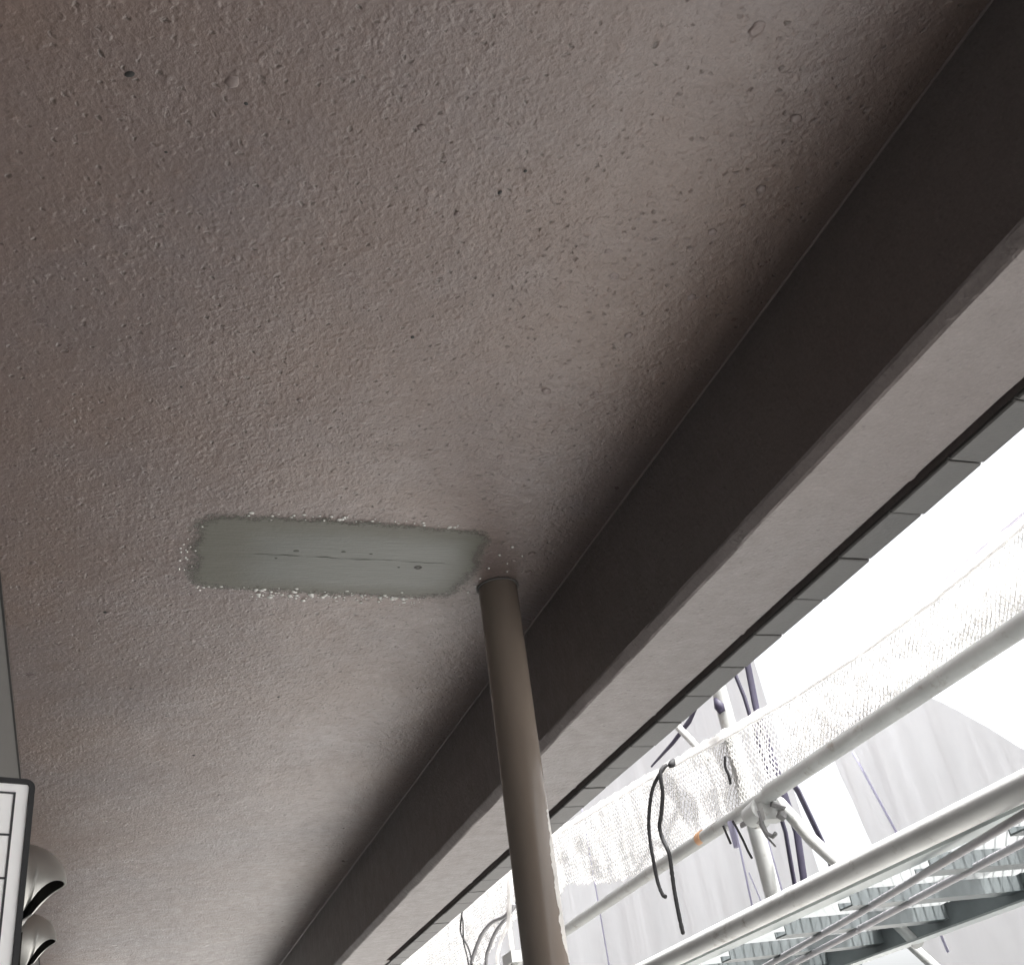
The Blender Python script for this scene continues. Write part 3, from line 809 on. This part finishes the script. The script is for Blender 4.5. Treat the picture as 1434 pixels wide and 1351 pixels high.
# ------------------------------------------------------------------ white safety net gathered along the rail
def lerp_tab(tab, y):
    if y <= tab[0][0]: return tab[0][1]
    for (a_, b_), (c2, d2) in zip(tab, tab[1:]):
        if y <= c2:
            u = (y - a_) / (c2 - a_); u = u * u * (3 - 2 * u) if False else u
            return b_ + (d2 - b_) * u
    return tab[-1][1]
NT = [(-0.8, 1.03), (1.0, 1.000), (1.39, 0.984), (1.75, 0.969), (2.01, 0.972), (2.345, 0.989), (2.75, 1.023), (3.13, 1.063), (3.557, 1.101), (4.142, 1.146), (4.8, 1.165), (5.5, 1.17), (7.0, 1.17)]
NBm = [(-0.8, 0.775), (2.6, 0.775), (3.39, 0.790), (3.565, 0.815), (3.81, 0.862), (4.14, 0.945), (4.45, 0.90), (4.8, 0.96), (5.1, 0.93), (5.4, 0.86), (6.0, 0.70), (7.0, 0.62)]
net_root = tag(empty('safety_net', (1.79, 2.7, 0.78)), 'white knotted safety net gathered in a sagging band above the guard rail', 'net')
def net_layer(y0, y1, px, pz, r_, xoff, seed, amp, name='net_mesh', zshift=0.0, jit=1.0):
    mb = MB(); k_ = 0
    while True:
        drop = k_ * pz
        if drop > 0.62: break
        run = []
        j = 0; y = y0
        while y < y1:
            zt = lerp_tab(NT, y) - 0.008 + zshift; zb = max(lerp_tab(NBm, y) - 0.012, 0.449 * xoff if y < 3.1 else 0)
            sag = 0.006 * mn.noise(Vector((y * 6, k_ * 0.11, seed)))
            up = (pz * 0.46 if (j + k_) % 2 else -pz * 0.46)
            z = zt - drop + up + sag
            if z > zb and drop < zt - zb:
                # vertical pleats grow towards the bottom
                v_ = drop / max(0.05, zt - zb)
                x = xoff + amp * (0.3 + 0.7 * v_) * mn.noise(Vector((y * 9, v_ * 1.6, seed))) + 0.4 * amp * mn.noise(Vector((y * 23, v_ * 3, seed + 4)))
                yj = y + 0.3 * amp * mn.noise(Vector((y * 8, v_ * 2.5, seed + 9)))
                run.append((x + jit * random.gauss(0, r_ * 0.7), yj + jit * random.gauss(0, px * 0.10), z + jit * random.gauss(0, pz * 0.12)))
            else:
                if len(run) > 2: mb.tube(run, r_, 4, cap=False)
                run = []
            y += px / 2; j += 1
        if len(run) > 2: mb.tube(run, r_, 4, cap=False)
        k_ += 1
    return tag(obj(name, mb, M['net'], parent=net_root, sm=True), kind='stuff')
net_layer(0.6, 7.0, 0.0155, 0.0130, 0.0020, 1.795, 3.0, 0.016, jit=0.5)
net_layer(0.6, 2.48, 0.015, 0.0120, 0.0026, 1.835, 11.0, 0.026)
# gathered hem: lumpy rolled edge with a head rope
hem = MB(); pts = []; rs = []
y = 0.6
while y < 4.5:
    pts.append((1.785 + 0.008 * mn.noise(Vector((y * 14, 0, 5))), y, lerp_tab(NT, y) + 0.006 * mn.noise(Vector((y * 17, 3, 5)))))
    rs.append((0.0135 if y < 3 else 0.011) * (1 + 0.38 * mn.noise(Vector((y * 55, 1, 2))) + 0.2 * mn.noise(Vector((y * 130, 4, 2)))))
    y += 0.009
hem.tube(pts, rs, 9)
obj('rolled_hem', hem, M['net'], parent=net_root, sm=True)
rp = MB(); pts = []; y = 0.6
while y < 2.35:
    pts.append((1.80, y, lerp_tab(NT, y) + 0.023 * min(1, (2.35 - y) / 0.7) + 0.003 * mn.noise(Vector((y * 25, 8, 5)))))
    y += 0.02
rp.tube(pts, 0.0055, 8)
obj('head_rope', rp, M['rope'], parent=net_root, sm=True)
rp = MB(); pts = []; y = 0.6
while y < 7.0:
    pts.append((1.772, y, lerp_tab(NT, y) - 0.016 + 0.003 * mn.noise(Vector((y * 25, 18, 5)))))
    y += 0.02
rp.tube(pts, 0.004, 6)
obj('edge_cord', rp, M['net'], parent=net_root, sm=True)

# black braided tie cords
def braided(pts, r_):
    """resample and give the cord the small swellings of a braid"""
    P = [Vector(p) for p in pts]; out = []; rr = []
    for i in range(len(P) - 1):
        p0, p1, p2, p3 = P[max(i-1, 0)], P[i], P[i+1], P[min(i+2, len(P)-1)]
        for s_ in range(8):
            u = s_ / 8
            out.append(0.5 * ((2*p1) + (p2-p0)*u + (2*p0-5*p1+4*p2-p3)*u*u + (3*p1-p0-3*p2+p3)*u**3))
    out.append(P[-1])
    rr = [r_ * (1 + 0.22 * mn.noise(Vector((i * 0.9, 0, 3)))) for i in range(len(out))]
    rr[-1] *= 0.6
    return MB().tube(out, rr, 8)
tc = tag(empty('black_cord', (1.69, 3.025, 1.03)), 'knotted black cord with two long tails hanging in front of the white net', 'cord')
obj('cord_tail', braided([(1.72, 3.028, 1.030), (1.69, 3.05, 0.995), (1.69, 3.108, 0.965), (1.69, 3.165, 0.895), (1.69, 3.185, 0.829), (1.69, 3.192, 0.718), (1.69, 3.178, 0.668), (1.69, 3.160, 0.655)], 0.0062), M['cord'], parent=tc, sm=True)
obj('cord_tail', braided([(1.72, 3.022, 1.030), (1.69, 3.02, 1.005), (1.69, 3.034, 0.943), (1.69, 3.075, 0.885), (1.69, 3.102, 0.858), (1.69, 3.098, 0.815), (1.69, 3.078, 0.765), (1.69, 3.088, 0.70), (1.69, 3.096, 0.650), (1.69, 3.10, 0.58), (1.69, 3.099, 0.53)], 0.0066), M['cord'], parent=tc, sm=True)
obj('knot', MB().tube([(1.76, 3.04, 1.052), (1.745, 3.03, 1.036), (1.73, 3.018, 1.026)], [0.006, 0.013, 0.008], 10), M['cord'], parent=tc, sm=True)
tag(obj('net_tie', braided([(1.765, 2.742, 0.955), (1.76, 2.748, 0.925), (1.762, 2.744, 0.895), (1.765, 2.752, 0.872)], 0.0042), M['cord'], base=(1.765, 2.745, 0.9), sm=True),
    'short black tie threaded through the net above the standard', 'tie')
# left of the downpipe: thin twisted cord, two grey hoses, white rope ends
t2 = tag(empty('twisted_cord', (1.5, 4.65, 0.97)), 'thin black twisted cord hanging left of the downpipe under the tile edge', 'cord')
obj('cord_tail', braided([(1.5, 4.655, 1.02), (1.5, 4.651, 0.974), (1.5, 4.69, 0.93), (1.5, 4.704, 0.898), (1.5, 4.66, 0.855), (1.5, 4.614, 0.808), (1.5, 4.60, 0.76), (1.5, 4.60, 0.6)], 0.0038), M['cord'], parent=t2, sm=True)
obj('cord_tail', braided([(1.505, 4.648, 1.02), (1.5, 4.66, 0.965), (1.5, 4.655, 0.93), (1.5, 4.665, 0.90), (1.5, 4.675, 0.85), (1.5, 4.655, 0.80), (1.5, 4.645, 0.755), (1.5, 4.64, 0.6)], 0.0034), M['cord'], parent=t2, sm=True)
tag(obj('grey_hose', braided([(1.52, 4.06, 0.86), (1.5, 4.117, 0.832), (1.5, 4.273, 0.845), (1.5, 4.40, 0.835), (1.5, 4.476, 0.815), (1.5, 4.57, 0.775), (1.5, 4.615, 0.735), (1.5, 4.63, 0.6)], 0.0078), M['greycord'], base=(1.5, 4.3, 0.8), sm=True),
    'grey hose arching left of the downpipe, outer of the two', 'hose', 'grey hoses')
tag(obj('grey_hose', braided([(1.54, 4.06, 0.87), (1.52, 4.16, 0.835), (1.52, 4.30, 0.815), (1.52, 4.40, 0.780), (1.52, 4.47, 0.735), (1.52, 4.49, 0.6)], 0.0078), M['greycord'], base=(1.52, 4.3, 0.8), sm=True),
    'grey hose arching left of the downpipe, inner of the two', 'hose', 'grey hoses')
tag(obj('white_rope', braided([(1.5, 4.03, 0.95), (1.5, 4.05, 0.86), (1.5, 4.10, 0.80), (1.5, 4.18, 0.77), (1.5, 4.238, 0.74), (1.5, 4.28, 0.69), (1.5, 4.29, 0.5)], 0.0075), M['net'], base=(1.5, 4.1, 0.8), sm=True),
    'white rope end curving down beside the downpipe', 'rope', 'white ropes')
tag(obj('white_rope', braided([(1.5, 4.00, 1.02), (1.5, 4.02, 0.93), (1.5, 4.06, 0.86), (1.5, 4.088, 0.78), (1.5, 4.093, 0.70)], 0.0095), M['net'], base=(1.5, 4.05, 0.9), sm=True),
    'thick white rope hanging straight, nearly touching the downpipe in view', 'rope', 'white ropes')
tag(obj('rope_clamp', MB().box((1.48, 4.055, 0.655), (1.54, 4.16, 0.695)).tube([(1.50, 4.09, 0.70), (1.50, 4.09, 0.64)], 0.014, 10), M['galv'], base=(1.51, 4.1, 0.65)),
    'grey clamp under the thick white rope at the bottom edge', 'clamp')
